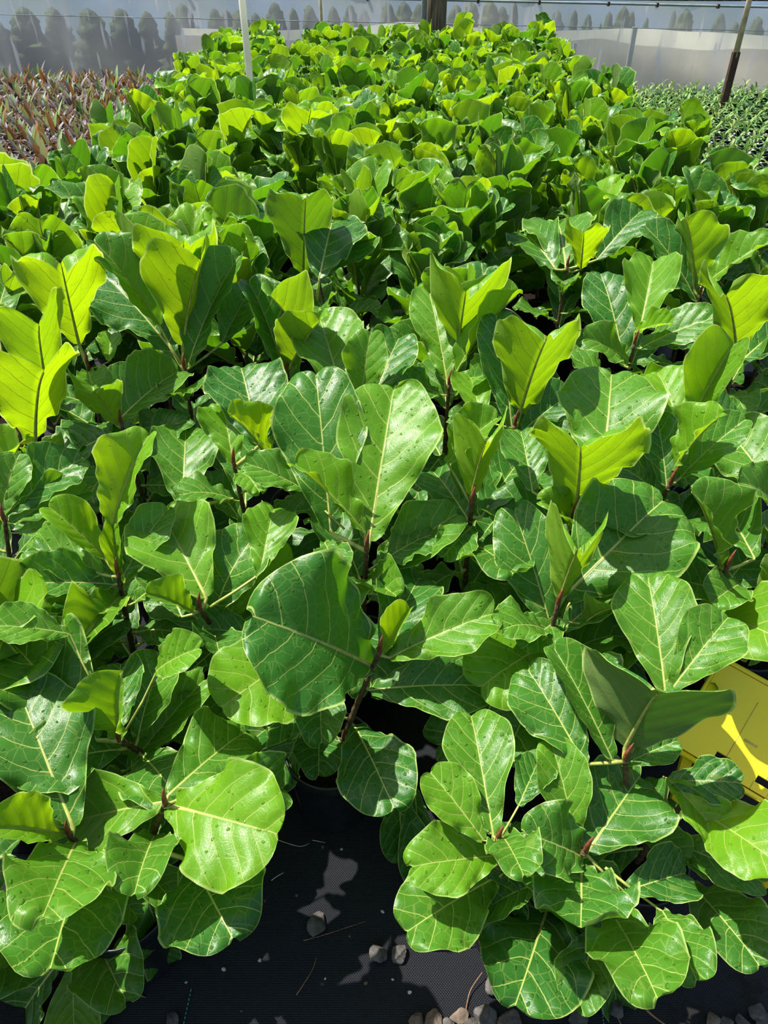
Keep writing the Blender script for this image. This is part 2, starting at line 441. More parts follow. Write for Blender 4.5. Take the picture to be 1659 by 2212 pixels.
for i, (px, py, w) in enumerate(trees):
    Y = 11.42 + .10*(i % 3) if px < 380 else 12.6 + .2*(i*7 % 5)
    tp = at_y(px, py, Y)
    dpt = proj(tp)[2]; wr = w/F*dpt
    tt = empty('young_conifer', (tp.x, Y, 0))
    ci = i % 4
    hgt = tp.z
    for nm, me_ in (('crown', cms[ci]), ('trunk', tkm)):
        o = bpy.data.objects.new(nm, me_); C.objects.link(o); o.parent = tt
        f_ = (.18,.23,.28,.34)[ci]
        o.scale = (wr*.72/f_/.85, min(.28, wr*.60)/f_/.85, hgt) if nm == 'crown' else (1, 1, hgt)
    if px < 380: lb = 'broad dark conifer right behind the plastic film, %s from the left end' % ORD[i]
    else: lb = 'hazy conifer seen through the plastic film, %s of the row counted from the left' % ORD[i-7]
    tag(tt, lb, 'tree', 'conifers outside the plastic wall')
# added blue-grey backdrop, its colour standing in for sky in the film, and the dark growth above it
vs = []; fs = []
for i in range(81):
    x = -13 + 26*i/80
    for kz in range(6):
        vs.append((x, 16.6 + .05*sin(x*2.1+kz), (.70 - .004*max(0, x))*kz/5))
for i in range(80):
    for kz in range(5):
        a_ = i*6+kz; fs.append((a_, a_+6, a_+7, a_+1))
tag(link('wall_sky_backdrop', mesh('wall_sky_backdrop', vs, fs), simple('sky_tone_backdrop', (.52,.62,.82), .8, .2, .06, 2)), 'blue grey backdrop added behind the conifers in place of sky', kind='structure')
vs = []; fs = []
for i in range(241):
    x = -4 + 22*i/240
    for kz in range(12):
        z = 2.6*kz/11
        vs.append((x, 19.5 + 1.0*noise.noise(Vector((x*1.5, kz*.8, 0))) + .7*noise.noise(Vector((x*5, kz*2, 5))), z))
for i in range(240):
    for kz in range(11):
        a_ = i*12+kz; fs.append((a_, a_+12, a_+13, a_+1))
tag(link('hedge_foliage', mesh('hedge_foliage', vs, fs), simple('brown_undergrowth', (.07,.06,.045), .95, .1, .7, 8, .6)), 'dark brown undergrowth beyond the plastic wall, above its rail', 'undergrowth', None, 'stuff')

# ------------------------------------------------------------------ leaf geometry
PROF = [(0,.10),(.03,.19),(.08,.25),(.14,.33),(.22,.47),(.30,.61),(.38,.75),(.46,.87),(.55,.96),(.64,1.0),(.72,.975),(.79,.91),(.85,.81),(.90,.69),(.94,.55),(.97,.40),(.99,.24),(1,.08)]
def prof(u, lyr):
    for i in range(len(PROF)-1):
        a_, b_ = PROF[i], PROF[i+1]
        if a_[0] <= u <= b_[0]:
            w = (u-a_[0])/(b_[0]-a_[0]); r = a_[1]*(1-w)+b_[1]*w; break
    return r * (1 - lyr*math.exp(-((u-.36)/.16)**2)) 
def leaf_mesh(L, Wd, seed, cup=.25, curl=-.25, wav=.05, notch=.06, twist=0.0, lyr=.12, quilt=.012, tipcurl=0.0, petiole=None, NU=26, NV=14, vshape=.5, name='leaf'):
    """blade along +x from the origin, upper face +z; cup folds both halves up along the midrib"""
    rr = random.Random(seed); H = Wd/2
    ph = [rr.uniform(0, 6.28) for _ in range(6)]; fr = [rr.uniform(2.2, 3.4), rr.uniform(4.5, 6.5)]
    asym = rr.uniform(-.06, .06)
    vs = []; uvs = []; rims = []
    for i in range(NU+1):
        t_ = i/NU; u = t_ if t_ < .5 else .5 + .5*sin((t_-.5)/.5*pi/2)**.92 if t_ < 1 else 1.0
        hw = H*prof(u, lyr)
        sm = max(0.0, (u-.66)/.34); sm = sm*sm*(3-2*sm)
        for k_ in range(NV+1):
            v = -1 + 2*k_/NV
            av = abs(v)
            side = 1 if v > 0 else -1
            edge = 1 + .03*sin(fr[1]*u*3 + ph[side+1]) * (1 if .1 < u < .97 else .3) + asym*side
            y = v*hw*edge
            g_ = min(1, abs(y)/H/.95)
            x = L*(u + sm*notch*(sin(pi*g_**.8)*1.25 - .25*g_))
            yn = min(1.0, abs(y)/H)
            # cup
            z = cup*Wd*( (yn**1.25)*(1-vshape)*1.1 + yn*vshape ) * (.35+.65*min(1, u*1.6))
            y *= (1 - .35*min(1.2, cup)*yn)
            # margin waves
            z += wav*Wd*sin(fr[0]*2*pi*u*.8 + ph[2+ (side > 0)])*av**2.5*min(1, u*4)
            z += wav*.5*Wd*sin(fr[1]*2*pi*u + ph[4+(side > 0)])*av**4
            # rolled tip rim
            z -= tipcurl*Wd*(sm**2)*(.35+.65*av**2)
            # quilting between the side veins
            s_ = (u - .40*yn**1.3)*5.6 + (.47 if v > 0 else 0)
            fr_ = s_ - math.floor(s_); d_ = abs(fr_-.5)*2
            z += .45*quilt*Wd*(sin(min(1, d_)*pi/2)-.5)*(.4+1.6*sm)*min(1, av*3)*(1-av**6)
            z -= .012*Wd*math.exp(-(y/(.05*Wd))**2)
            # twist
            an = twist*(u-.2)
            y, z = y*cos(an)-z*sin(an), y*sin(an)+z*cos(an)
            vs.append([x, y, z]); uvs.append((u, .5+.5*max(-1, min(1, v*hw/H)))); rims.append((t_, max(av, .99 if i == NU else 0)))
    # bend along the length: arc through both ends
    if abs(curl) > 1e-3:
        for p in vs:
            xx = p[0]/L; th = curl
            # local slope of an arc with total turning 2*th
            ang = th*(2*xx-1)
            bx_ = L*(sin(ang)+sin(th))/(2*sin(th)); bz = L*(-(cos(ang)-cos(th)))/(2*sin(th))
            p[0], p[2] = bx_ - sin(ang)*p[2], bz*1.0 + cos(ang)*p[2]
    n_blade = len(vs); fs = []; mi = []
    for i in range(NU):
        for k_ in range(NV):
            a_ = i*(NV+1)+k_; fs.append((a_, a_+NV+1, a_+NV+2, a_+1)); mi.append(0)
    nb = len(fs)
    if petiole is not None:
        b = MB(); q0 = Vector(vs[NV//2])
        mids = [Vector(vs[i*(NV+1)+NV//2]) for i in range(0, NU-3, 2)]
        pts = [Vector(petiole), (Vector(petiole)*.5 + q0*.5) + Vector((0,0,-.004))] + [m_ - Vector((0,0,.0022)) for m_ in mids]
        rads = [.0045, .004] + [.0036*(1-.8*i/len(mids)) for i in range(len(mids))]
        b.tube(pts, [r_*min(1.3, Wd/.17) for r_ in rads], 6)
        o_ = len(vs); vs += [list(v_) for v_ in b.v]; fs += [tuple(i+o_ for i in f_) for f_ in b.f]; mi += [1]*len(b.f)
    me = mesh(name, vs, fs, True, mi)
    l1 = me.uv_layers.new(name='vein'); l2 = me.uv_layers.new(name='rim')
    c1 = []; c2 = []
    for f_ in fs:
        for i in f_:
            if i < n_blade: c1 += uvs[i]; c2 += rims[i]
            else: c1 += (0, 0); c2 += (0, 0)
    l1.data.foreach_set('uv', c1); l2.data.foreach_set('uv', c2)
    me.materials.append(M['leaf']); me.materials.append(M['stalk'])
    return me

# ------------------------------------------------------------------ pots, stems, buds
def pot_mesh():
    b = MB(); b.lathe([(.0,.004),(.078,.004),(.083,.0),(.086,.01),(.097,.178),(.100,.183),(.102,.186),(.103,.212),(.102,.215),(.099,.215),(.097,.21),(.095,.18),(.093,.17)], 36)
    return b.me('pot')
potm = pot_mesh(); potm.materials.append(M['pot'])
b = MB(); vs = []; fs = []
for i in range(7):
    for k_ in range(24):
        an = 2*pi*k_/24; r = .0945*i/6
        vs.append((r*cos(an), r*sin(an), 187e-3 + .006*noise.noise(Vector((r*50*cos(an), r*50*sin(an), 1)))))
for i in range(6):
    for k_ in range(24):
        a_, b_ = i*24+k_, i*24+(k_+1) % 24; fs.append((a_, a_+24, b_+24, b_))
soilm = mesh('soil', vs, fs); soilm.materials.append(M['soil'])
def bud_mesh():
    b = MB(); b.tube([(0,0,-.006),(0,0,.006),(.001,0,.02),(.003,0,.034),(.006,.001,.046)], [.0036,.0050,.0044,.0026,.0005], 8)
    return b.me('bud')
budm = bud_mesh(); budm.materials.append(M['bud'])
def stem_path(pot, crown):
    p0 = Vector((pot.x*.85+crown.x*.15, pot.y*.85+crown.y*.15, .18))
    n_ = 12; out = []
    for i in range(n_+1):
        t_ = i/n_
        h_ = p0.lerp(crown, t_)
        bow = sin(t_*pi)*.5
        h_.x = p0.x + (crown.x-p0.x)*(t_**1.15); h_.y = p0.y + (crown.y-p0.y)*(t_**1.15)
        out.append(h_)
    return out
def stem_obj(path, root, seed):
    rr = random.Random(seed); pts = []; rads = []
    for i in range(len(path)*3-2):
        a_ = i/3; j = int(a_); f_ = a_-j
        p = path[j] if f_ < 1e-6 else path[j].lerp(path[j+1], f_)
        pts.append(p - root.location); rads.append((.0080 - .0038*i/(len(path)*3)) * (1.18 if i % 3 == 0 else 1))
    b = MB(); b.tube(pts, rads, 8); return b.build('stem', M['stem'], root)

def leaf_matrix(B, A, k_view, roll=0.0, Pv=None):
    A = A.normalized(); up = Vector((0, 0, 1))
    if abs(A.z) > .985: up = Vector((0, .3, 1)).normalized()
    N0 = (up - A*up.dot(A)).normalized()
    if k_view:
        V = (CP - (Pv or B)).normalized(); Vp = (V - A*V.dot(A))
        if Vp.length > .1:
            Vp.normalize(); s_ = 1 if N0.dot(V) > 0 else -1
            N0 = (N0*(1-k_view) + Vp*s_*k_view).normalized()
    if roll: N0 = (Matrix.Rotation(radians(roll), 4, A) @ N0)
    Yv = N0.cross(A)
    m_ = Matrix((A, Yv, N0)).transposed().to_4x4(); m_.translation = B
    return m_

def place(o, root, mw):
    o.parent = root; o.matrix_parent_inverse = Matrix.Identity(4)
    o.matrix_basis = Matrix.Translation(-root.location) @ mw

# background leaf variants (petiole included in the local frame)
VAR = []
for i in range(16):
    rr = random.Random(100+i)
    VAR.append(leaf_mesh(.245, .21, 100+i, cup=rr.uniform(.08, .30), curl=rr.uniform(-.60, -.05), wav=rr.uniform(.04, .09), notch=rr.uniform(.05, .13),
                         twist=rr.uniform(-.25, .25), lyr=rr.uniform(.05, .28), quilt=rr.uniform(.04, .09), tipcurl=rr.uniform(.0, .16), petiole=(-.035, 0, -.004), NU=26, NV=14))
YOUNG = [leaf_mesh(.24, .15, 300+i, cup=.8, curl=-.2, wav=.09, notch=.06, twist=.3*(i-1), lyr=.1, quilt=.05, petiole=(-.03, 0, 0), NU=18, NV=10) for i in range(3)]

def rand_leaf(root, P, az, el, size, age, wet, rr, young=False):
    me = rr.choice(YOUNG if young else VAR)
    o = bpy.data.objects.new('leaf', me); C.objects.link(o)
    A = Vector((cos(az)*cos(el), sin(az)*cos(el), sin(el)))
    m_ = leaf_matrix(P + A*.032*size, A, 0, rr.uniform(-16, 16))
    place(o, root, m_ @ Matrix.Diagonal((size, size*rr.uniform(.88, 1.12), size, 1)))
    o.color = (age, wet, 0, 1)
    return o

def fill_leaves(root, path, n_, lo, hi, rr, elr, age, size=(.7, 1.05), wet=.8, az0=None, avoid=None):
    az = rr.uniform(0, 6.28) if az0 is None else az0
    for i in range(n_):
        t_ = lo + (hi-lo)*(i+.5)/n_
        j = min(len(path)-2, int(t_*(len(path)-1))); P = path[j].lerp(path[j+1], t_*(len(path)-1)-j)
        az += radians(137.5 + rr.uniform(-20, 20))
        a2 = az
        if avoid is not None and cos(a2-avoid) > .35: a2 += pi*.8
        w = (i+.5)/n_
        el = radians(elr[0] + (elr[1]-elr[0])*w + rr.uniform(-12, 12))
        rand_leaf(root, P, a2, el, rr.uniform(*size)*(1 - .12*w), max(0, min(1, age[0] + (age[1]-age[0])*w + rr.uniform(-.12, .12))), wet, rr)

def base_plant(pot, crowns, name='fiddle_leaf_fig'):
    root = empty(name, Vector((pot[0], pot[1], 0)))
    for nm, me_ in (('pot', potm), ('soil', soilm)):
        o = bpy.data.objects.new(nm, me_); C.objects.link(o); o.parent = root
    paths = []
    for c_ in crowns:
        pa = stem_path(Vector((pot[0], pot[1], .2)), c_); paths.append(pa)
        stem_obj(pa, root, 1)
        o = bpy.data.objects.new('bud', budm); C.objects.link(o); o.parent = root; o.location = c_ - root.location
    return root, paths

HERO_N = [0]
def hero_leaf(root, path, spec):
    bx_, by_, tx, ty, wpx, fl = spec[:6]
    k = spec[6] if len(spec) > 6 else {}
    best = None
    for i in range(len(path)-1):
        for f_ in (0, .25, .5, .75):
            P = path[i].lerp(path[i+1], f_); q_ = proj(P); d_ = (q_[0]-bx_)**2 + (q_[1]-by_)**2
            if best is None or d_ < best[0]: best = (d_, P, q_[2])
    Sp = best[1]; dep = best[2] + k.get('dd', 0)
    B = CP + ray(bx_, by_)*dep
    Wd = wpx/F*dep * k.get('ws', 1.16)
    L = Wd*k.get('r', 1.32)
    d = ray(tx, ty); dn = d.normalized(); oc = CP - B
    b_ = dn.dot(oc); c_ = oc.dot(oc) - L*L; disc = b_*b_ - c_
    if disc <= 0: T = CP + dn*(-b_); 
    else:
        sq = sqrt(disc)*k.get('sq', 1.0); T = CP + dn*(-b_ + (sq if fl == 'f' else -sq))
    A = T - B; Lr = A.length
    HERO_N[0] += 1; seed = 1000 + HERO_N[0]; rr = random.Random(seed)
    mw = leaf_matrix(B, A, k.get('kv', .45), k.get('roll', 0), B+A*.6)
    pet = mw.inverted() @ Sp
    if pet.length > .12: pet = pet.normalized()*.12
    if pet.x > -.008: pet.x = -.008
    ca = dict(cup=.22, curl=-.22, wav=rr.uniform(.05, .09), notch=rr.uniform(.03, .08), lyr=rr.uniform(.06, .2), quilt=rr.uniform(.02, .045), tipcurl=rr.uniform(.02, .12), twist=rr.uniform(-.15, .15))
    for a_ in ca:
        if a_ in k: ca[a_] = k[a_]
    me = leaf_mesh(Lr/1.0, Wd, seed, petiole=tuple(pet), NU=34, NV=20, vshape=k.get('vs', .5), **ca)
    # blade and stalk are separate: the stalk is a sub-part of the leaf
    bm = bmesh.new(); bm.from_mesh(me)
    bmesh.ops.delete(bm, geom=[f_ for f_ in bm.faces if f_.material_index == 0], context='FACES')
    sm_ = bpy.data.meshes.new('leaf_stalk'); bm.to_mesh(sm_); bm.free()
    bm = bmesh.new(); bm.from_mesh(me)
    bmesh.ops.delete(bm, geom=[f_ for f_ in bm.faces if f_.material_index == 1], context='FACES')
    bm.to_mesh(me); bm.free()
    o = bpy.data.objects.new('leaf', me); C.objects.link(o); place(o, root, mw)
    o.color = (k.get('age', .35), k.get('wet', 1.0), k.get('opq', 0), 1)
    sm_.materials.clear(); sm_.materials.append(M['stalk'])
    for p in sm_.polygons: p.material_index = 0
    s_ = bpy.data.objects.new('leaf_stalk', sm_); C.objects.link(s_); s_.parent = o
    return o

# ------------------------------------------------------------------ the plants in the foreground, leaf by leaf
V = dict(cup=.35, vs=.8, kv=.35, curl=-.15, age=.9)        # folded, under side to the camera
def U(**k): d = dict(V); d.update(k); return d
HP = [
 # label, pot (x, y), stems: [(crown px, crown z, [leaves])], filler leaves
 ('two-stemmed fig by the bare mat, its bright round leaf reaching over the gap', (-.50, .66), [
   ((150,1803), .48, [
     (158,1788, 40,1490,235,'f',dict(r=1.3,age=.12,cup=.1)),
     (140,1800,-25,1790,110,'n',dict(age=.85,cup=.5)),
     (165,1815, 95,1972,190,'n',dict(age=.45,cup=.12,kv=.6,curl=-.1)),
     (182,1875,110,2082,215,'n',dict(age=.15,cup=.12)),
     (200,2015,268,2155,140,'n',dict(age=.2)),
     (158,2080,162,2250,112,'f',dict(age=.55)),
     (120,2085, 15,2250,170,'f',dict(age=.1)),
     (100,2050,-40,2120,130,'n',dict(age=.1)),
     (225,2130,295,2240,135,'f',dict(age=.1)),
     (60,1960,-30,2040,120,'n',dict(age=.1)),
   ], 0),
   ((357,1735), .50, [
     (350,1732,158,1775,185,'f',dict(age=.55,cup=.18,kv=.7)),
     (366,1740,597,1800,228,'n',dict(age=.9,cup=.05,r=1.02,kv=.75,lyr=0)),
     (365,1715,535,1575,175,'f',dict(age=.3,cup=.1)),
     (450,1700,618,1700,140,'f',dict(age=.15,kv=.6)),
     (335,1800,290,1925,140,'n',dict(age=.3,cup=.35)),
     (410,1855,500,2022,205,'n',dict(age=.02,cup=.08,lyr=.02,r=.95)),
     (295,1880,352,2035,130,'f',dict(age=.05)),
     (230,1880,272,1990, 90,'f',dict(age=.05)),
     (315,2010,358,2088, 80,'f',dict(age=.0)),
   ], 0)]),
 ('two-stemmed fig by the gravel edge with a tall upright leaf', (.27, .68), [
   ((1075,1815), .45, [
     (1065,1802,1018,1543,155,'f',dict(age=.35,cup=.2,lyr=.28,kv=.6,r=1.5)),
     (1045,1815, 930,1668,115,'f',dict(age=.6,cup=.3)),
     (1080,1848, 892,1870,135,'n',dict(age=.7,cup=.1,kv=.6)),
     (1070,1895, 880,2010,165,'n',dict(age=.3,cup=.08,r=1.3)),
     (1085,1805,1130,1885,110,'n',dict(age=.25)),
     (1120,1740,1165,1640, 90,'f',dict(age=.05)),
     (1100,1880,1090,1970, 90,'f',dict(age=.0)),
   ], 0),
   ((1265,1838), .43, [
     (1246,1822,1194,1610,118,'n',dict(age=.45,cup=.3,kv=.4,r=1.45,notch=.08)),
     (1270,1838,1385,1672,195,'f',dict(age=.1,cup=.1,kv=.8,r=1.05,lyr=.02)),
     (1262,1852,1138,1800,150,'n',dict(age=.15,cup=.25,kv=.6,r=1.0)),
     (1257,1862,1255,1998,190,'n',dict(age=.1,cup=.15,r=.85,lyr=0,quilt=.01,kv=.6,curl=.1)),
     (1185,1955,1115,2168,200,'n',dict(age=.0,cup=.06,r=1.1,lyr=.04)),
     (1285,2010,1245,2178,112,'n',dict(age=.2)),
     (1320,1970,1420,2152,175,'n',dict(age=.35,cup=.15)),
     (1430,1965,1505,2115,118,'n',dict(age=.2)),
     (1315,2090,1335,2185, 75,'f',dict(age=.0)),
     (1350,1925,1482,1885,122,'f',dict(age=.02,kv=.6)),
   ], 0)]),
 ('fig in front of the yellow board, with a huge olive leaf folded in a V', (.50, .74), [
   ((1350,1640), .52, [
     (1438,1498,1400,1246,168,'f',dict(age=.35,cup=.15,kv=.6,r=1.4,quilt=.05,wet=.1)),
     (1352,1610,1425,1482,290,'n',U(age=.0,cup=.22,r=.80,kv=.6,lyr=0,wet=0,quilt=.0,wav=.03,opq=.7)),
     (1452,1486,1575,1330,135,'f',dict(age=.3)),
     (1322,1640,1198,1400,115,'f',dict(age=.15,cup=.7)),
     (1262,1650,1140,1445,155,'f',dict(age=.1,cup=.1)),
     (1352,1650,1462,1600, 75,'n',dict(age=.1)),
   ], 0),
   ((1482,1728), .43, [
     (1442,1680,1572,1828, 92,'n',dict(age=.9,cup=.3,wet=.6)),
     (1487,1740,1690,1870,150,'n',dict(age=.95,cup=.08,wet=.2)),
     (1440,1688,1600,1690, 95,'n',dict(age=.0,cup=.1,quilt=.05)),
     (1440,1815,1648,1905,100,'n',dict(age=.2)),
     (1492,1910,1640,2082,140,'n',dict(age=.1)),
   ], 0)]),
 ('fig beyond the bare mat with a huge dark glossy leaf and curled yellow new leaf', (-.12, .98), [
   ((820,1408), .56, [
     (805,1438,550,1330,290,'n',dict(age=.02,cup=.12,r=.96,kv=.75,lyr=0,quilt=.03)),
     (842,1420,1062,1325,135,'f',dict(age=.45,cup=.2,kv=.5)),
     (800,1490,1052,1480,145,'n',dict(age=.1,cup=.15,kv=.5)),
     (660,1405,480,1525,185,'n',dict(age=.85,cup=.05,r=1.1,kv=.5)),
     (828,1410,884,1315, 62,'n',dict(age=1,cup=.9,wet=0)),
     (690,1470,695,1602,102,'n',dict(age=.1)),
     (690,1575,688,1672,104,'n',dict(age=.0,r=1.0)),
     (765,1565,850,1742,150,'n',dict(age=.0,cup=.08)),
     (665,1520,540,1600,115,'n',dict(age=.0)),
     (660,1570,600,1690, 95,'f',dict(age=.0)),
     (860,1700,870,1862, 95,'f',dict(age=.0)),
     (895,1700,915,1930, 85,'f',dict(age=.0)),
     (800,1640,795,1775, 90,'f',dict(age=.0,dd=.1)),
     (830,1400,905,1248,145,'f',dict(age=.02)),
     (560,1372,428,1358, 85,'f',dict(age=.1,dd=.05)),
   ], -4)]),
 ('fig behind the two-stemmed front one, wide dark leaf sweeping out sideways', (-.47, .95), [
   ((258,1598), .50, [
     (208,1598, 20,1380,215,'f',dict(age=.25,cup=.25,kv=.5,r=1.25)),
     (252,1598,262,1450,140,'n',U(age=.6,cup=.5,r=1.1)),
     (262,1570,260,1432,112,'f',dict(age=.05)),
     (276,1662,440,1468,112,'f',dict(age=.4,cup=.35)),
     (335,1450,428,1400, 98,'n',dict(age=.6)),
     (150,1368,-20,1350, 95,'n',dict(age=.4,cup=.2)),
   ], 4)]),
 ('fig with an erect narrow lime leaf above a red bud', (-.60, 1.16), [
   ((255,1240), .62, [
     (236,1150,318,940,118,'f',dict(age=.85,cup=.5,r=1.6)),
     (220,1240, 48,1190,130,'f',dict(age=.5,cup=.15,kv=.6)),
     (226,1205,106,1095, 90,'n',dict(age=.8,cup=.6)),
     (268,1240,360,1100, 95,'f',dict(age=.25)),
     (262,1265,328,1165, 78,'n',U(age=.6)),
     (246,1262, 44,1262,110,'n',dict(age=.1,cup=.35)),
     (268,1290,106,1322, 80,'n',dict(age=.5,cup=.5)),
     (262,1285,165,1400,120,'n',dict(age=.6,cup=.6)),
     (250,1238,246,1135, 50,'n',dict(age=.8,cup=.8)),
   ], 4)]),
 ('fig with a broad lime leaf curling over and a bright yellow leaf beside it', (-.35, 1.22), [
   ((432,1315), .60, [
     (445,1290,350,1110,195,'f',dict(age=.65,cup=.2,r=1.1,kv=.7)),
     (562,1238,592,1096,115,'f',dict(age=.6)),
     (505,1325,632,1205,100,'n',U(age=1,cup=.4)),
     (392,1330,340,1225,115,'f',dict(age=.05)),
     (420,1320,318,1282, 75,'n',dict(age=.5,cup=.6)),
   ], 4)]),
 ('fig in the middle with the tallest broad bright leaf, shaped like a paddle', (-.06, 1.29), [
   ((792,1185), .68, [
     (798,1168,850,838,215,'f',dict(age=.62,cup=.15,r=1.5,kv=.7,quilt=.03)),
     (715,1150,682,805,180,'f',dict(age=.1,cup=.06,r=1.7,kv=.6,dd=.04)),
     (802,1252,985,1108,125,'f',dict(age=.3,cup=.3)),
     (790,1150,640,1003,100,'n',dict(age=.75,cup=.55,kv=.2)),
     (790,1250,855,1285, 90,'n',dict(age=.45,cup=.5)),
     (700,1170,735,1240, 80,'n',dict(age=.2)),
     (660,1058,532,1000, 85,'n',dict(age=.3,dd=.05)),
   ], 5)]),
 ('fig with puckered new growth and a mustard folded leaf beside it', (-.34, 1.49), [
   ((505,1002), .72, [
     (505,1004,480,868,105,'f',dict(age=.6,quilt=.09,wav=.1)),
     (590,1005,500,892,110,'n',U(age=1)),
     (560,960,520,787,170,'f',dict(age=.0,cup=.15,r=1.1,quilt=.05)),
     (395,1092,402,926,150,'f',dict(age=.25,cup=.15)),
     (520,1010,560,1060, 70,'n',dict(age=.5,quilt=.09)),
   ], 5)]),
 ('fig with a mustard leaf curled like a scoop above a thin red-budded stem', (.2, 1.32), [
   ((1019,1085), .70, [
     (1018,1068,1050,950,128,'n',U(age=1,cup=.7)),
     (965,1000,1072,902, 95,'n',dict(age=.5,cup=.4)),
     (1040,1115,1130,985,135,'f',dict(age=.05)),
     (1010,1120,935,1015,115,'f',dict(age=.05)),
     (1022,1135,958,1202, 85,'n',dict(age=.2)),
   ], 5)]),
 ('fig with two big leaves like ears and a folded lime leaf between them', (.33, 1.03), [
   ((1205,1305), .62, [
     (1218,1290,1435,1075,245,'f',dict(age=.2,cup=.12,r=1.15,kv=.8)),
     (1192,1360,1112,1104,135,'f',dict(age=.1,cup=.1,r=1.7,kv=.7)),
     (1210,1290,1250,1180,140,'n',U(age=.8,cup=.7)),
     (1212,1362,1345,1260, 95,'f',dict(age=.1)),
     (1190,1385,1040,1480,180,'n',dict(age=.65,cup=.05,r=1.0)),
     (1215,1330,1130,1400, 90,'n',dict(age=.2,dd=.05)),
     (1260,1345,1325,1310, 80,'n',dict(age=.5)),
   ], 4)]),
 ('fig with a heart-notched leaf seen from below before a round flat leaf', (.44, 1.31), [
   ((1240,1108), .70, [
     (1246,1092,1256,955,225,'n',U(age=.75,cup=.28,r=1.0,notch=.12)),
     (1300,1040,1322,803,215,'f',dict(age=.4,cup=.08,r=1.2,kv=.7)),
     (1240,1150,1175,1080, 90,'n',dict(age=.7,cup=.4)),
     (1150,1060,1125,930,110,'f',dict(age=.2)),
   ], 4)]),
 ('fig beside the ear-leaved plant, small cupped leaf on top, glossy leaf over the yellow board', (.72, 1.17), [
   ((1570,1225), .64, [
     (1630,1205,1555,1085,130,'f',dict(age=.2,cup=.5)),
     (1560,1222,1500,1055,140,'n',U(age=.3,cup=.4)),
     (1560,1280,1440,1250,120,'n',dict(age=.15)),
     (1490,1310,1700,1385,165,'n',dict(age=.7,cup=.1,quilt=.02,wet=.1)),
     (1600,1260,1540,1300, 95,'n',dict(age=.3)),
     (1640,1280,1720,1240, 95,'n',dict(age=.3)),
   ], 4)]),
 ('fig with glossy leaves around a twisted lime leaf, behind the round-leaved one', (.60, 1.45), [
   ((1448,1045), .72, [
     (1452,1012,1560,890,110,'n',U(age=.8)),
     (1440,1050,1420,905,100,'f',dict(age=.0)),
     (1440,1080,1345,1010,100,'f',dict(age=.1)),
     (1470,1030,1610,905, 90,'f',dict(age=.2)),
   ], 5)]),
 ('fig cut by the frame, wide wet leaf with rounded lobes facing up', (.93, 1.30), [
   ((1680,1085), .70, [
     (1680,1070,1560,920,180,'f',dict(age=.35,cup=.1,r=1.1)),
     (1680,1090,1600,1040,100,'n',dict(age=.3)),
   ], 6)]),
 ('fig with a pointed mustard leaf standing before dark outspread leaves', (-.57, 1.86), [
   ((398,795), .73, [
     (395,745,432,560,155,'n',U(age=1,cup=.5,kv=.3)),
     (375,760,225,592,160,'f',dict(age=.0,cup=.1)),
     (345,700,205,520,120,'f',dict(age=.25,cup=.4,quilt=.04)),
     (405,790,515,550,125,'f',dict(age=.1,cup=.4)),
     (390,700,395,515,170,'n',U(age=.85,cup=.35,dd=.08)),
     (480,740,545,620, 90,'f',dict(age=.0)),
   ], 5)]),
 ('fig with a large yellow notched leaf on a long dark stem', (-.84, 1.84), [
   ((190,790), .74, [
     (170,742,130,560,165,'n',U(age=1,cup=.3,kv=.3,notch=.12)),
     (235,780,240,720, 50,'f',dict(age=.8)),
     (190,800,215,890, 90,'n',dict(age=.5,cup=.6)),
   ], 6)]),
 ('fig cut by the frame, wide mustard leaf with curved brown veins', (-.93, 1.5), [
   ((40,930), .70, [
     (75,948,92,790,190,'n',U(age=1,cup=.3,kv=.3)),
     (100,835,80,690,170,'n',U(age=.75,cup=.5,dd=.1)),
     (0,1045,62,930, 95,'n',U(age=1)),
     (-10,700,20,600,130,'f',dict(age=.2,dd=.2)),
   ], 5)]),
 ('fig with one broad leaf tilting its pale rim towards the long-stemmed plants', (-.62, 1.55), [
   ((262,915), .70, [
     (255,908,385,800,140,'f',dict(age=.3,cup=.3)),
     (250,915,200,840, 90,'n',dict(age=.5)),
     (240,940,150,990,110,'f',dict(age=.0)),
   ], 5)]),
 ('fig low at the frame edge, dark leaves with a pale curled margin', (-.9, 1.2), [
   ((10,1125), .66, [
     (12,1110,175,990,125,'f',dict(age=.05)),
     (20,1130,185,1062,100,'n',dict(age=.3,cup=.4)),
     (0,1120,40,980, 90,'f',dict(age=.3)),
     (40,1150,130,1130, 60,'n',dict(age=.5)),
   ], 5)]),
 ('fig in the middle with a narrow droplet-covered leaf beside a V-shaped one', (.17, 1.76), [
   ((970,830), .72, [
     (965,820,928,632,112,'f',dict(age=.55,cup=.15,r=1.7,notch=.1)),
     (988,760,1008,622,170,'n',U(age=.75,cup=.5,dd=.06)),
     (985,802,1118,630,100,'n',dict(age=.65,cup=.7,kv=.1)),
     (980,850,1070,800, 80,'n',dict(age=.2)),
     (950,850,860,830, 80,'n',dict(age=.1)),
   ], 5)]),
 ('fig with a glossy puckered leaf rising behind the dark paddle leaf', (-.09, 1.62), [
   ((760,885), .70, [
     (742,865,690,685,155,'f',dict(age=.5,quilt=.06,cup=.2)),
     (800,880,862,728,125,'f',dict(age=.05)),
     (660,745,585,638,100,'n',dict(age=.7,cup=.6,dd=.1)),
     (780,870,800,720, 90,'f',dict(age=.4)),
     (770,860,700,870, 80,'n',dict(age=.3)),
   ], 5)]),
 ('fig with a drooping dark-green leaf folded over like a hood', (-.26, 1.9), [
   ((620,800), .72, [
     (612,795,540,608,105,'f',dict(age=.0,cup=.5)),
     (640,790,600,650,100,'f',dict(age=.5)),
     (620,800,690,690,110,'n',U(age=.7)),
   ], 6)]),
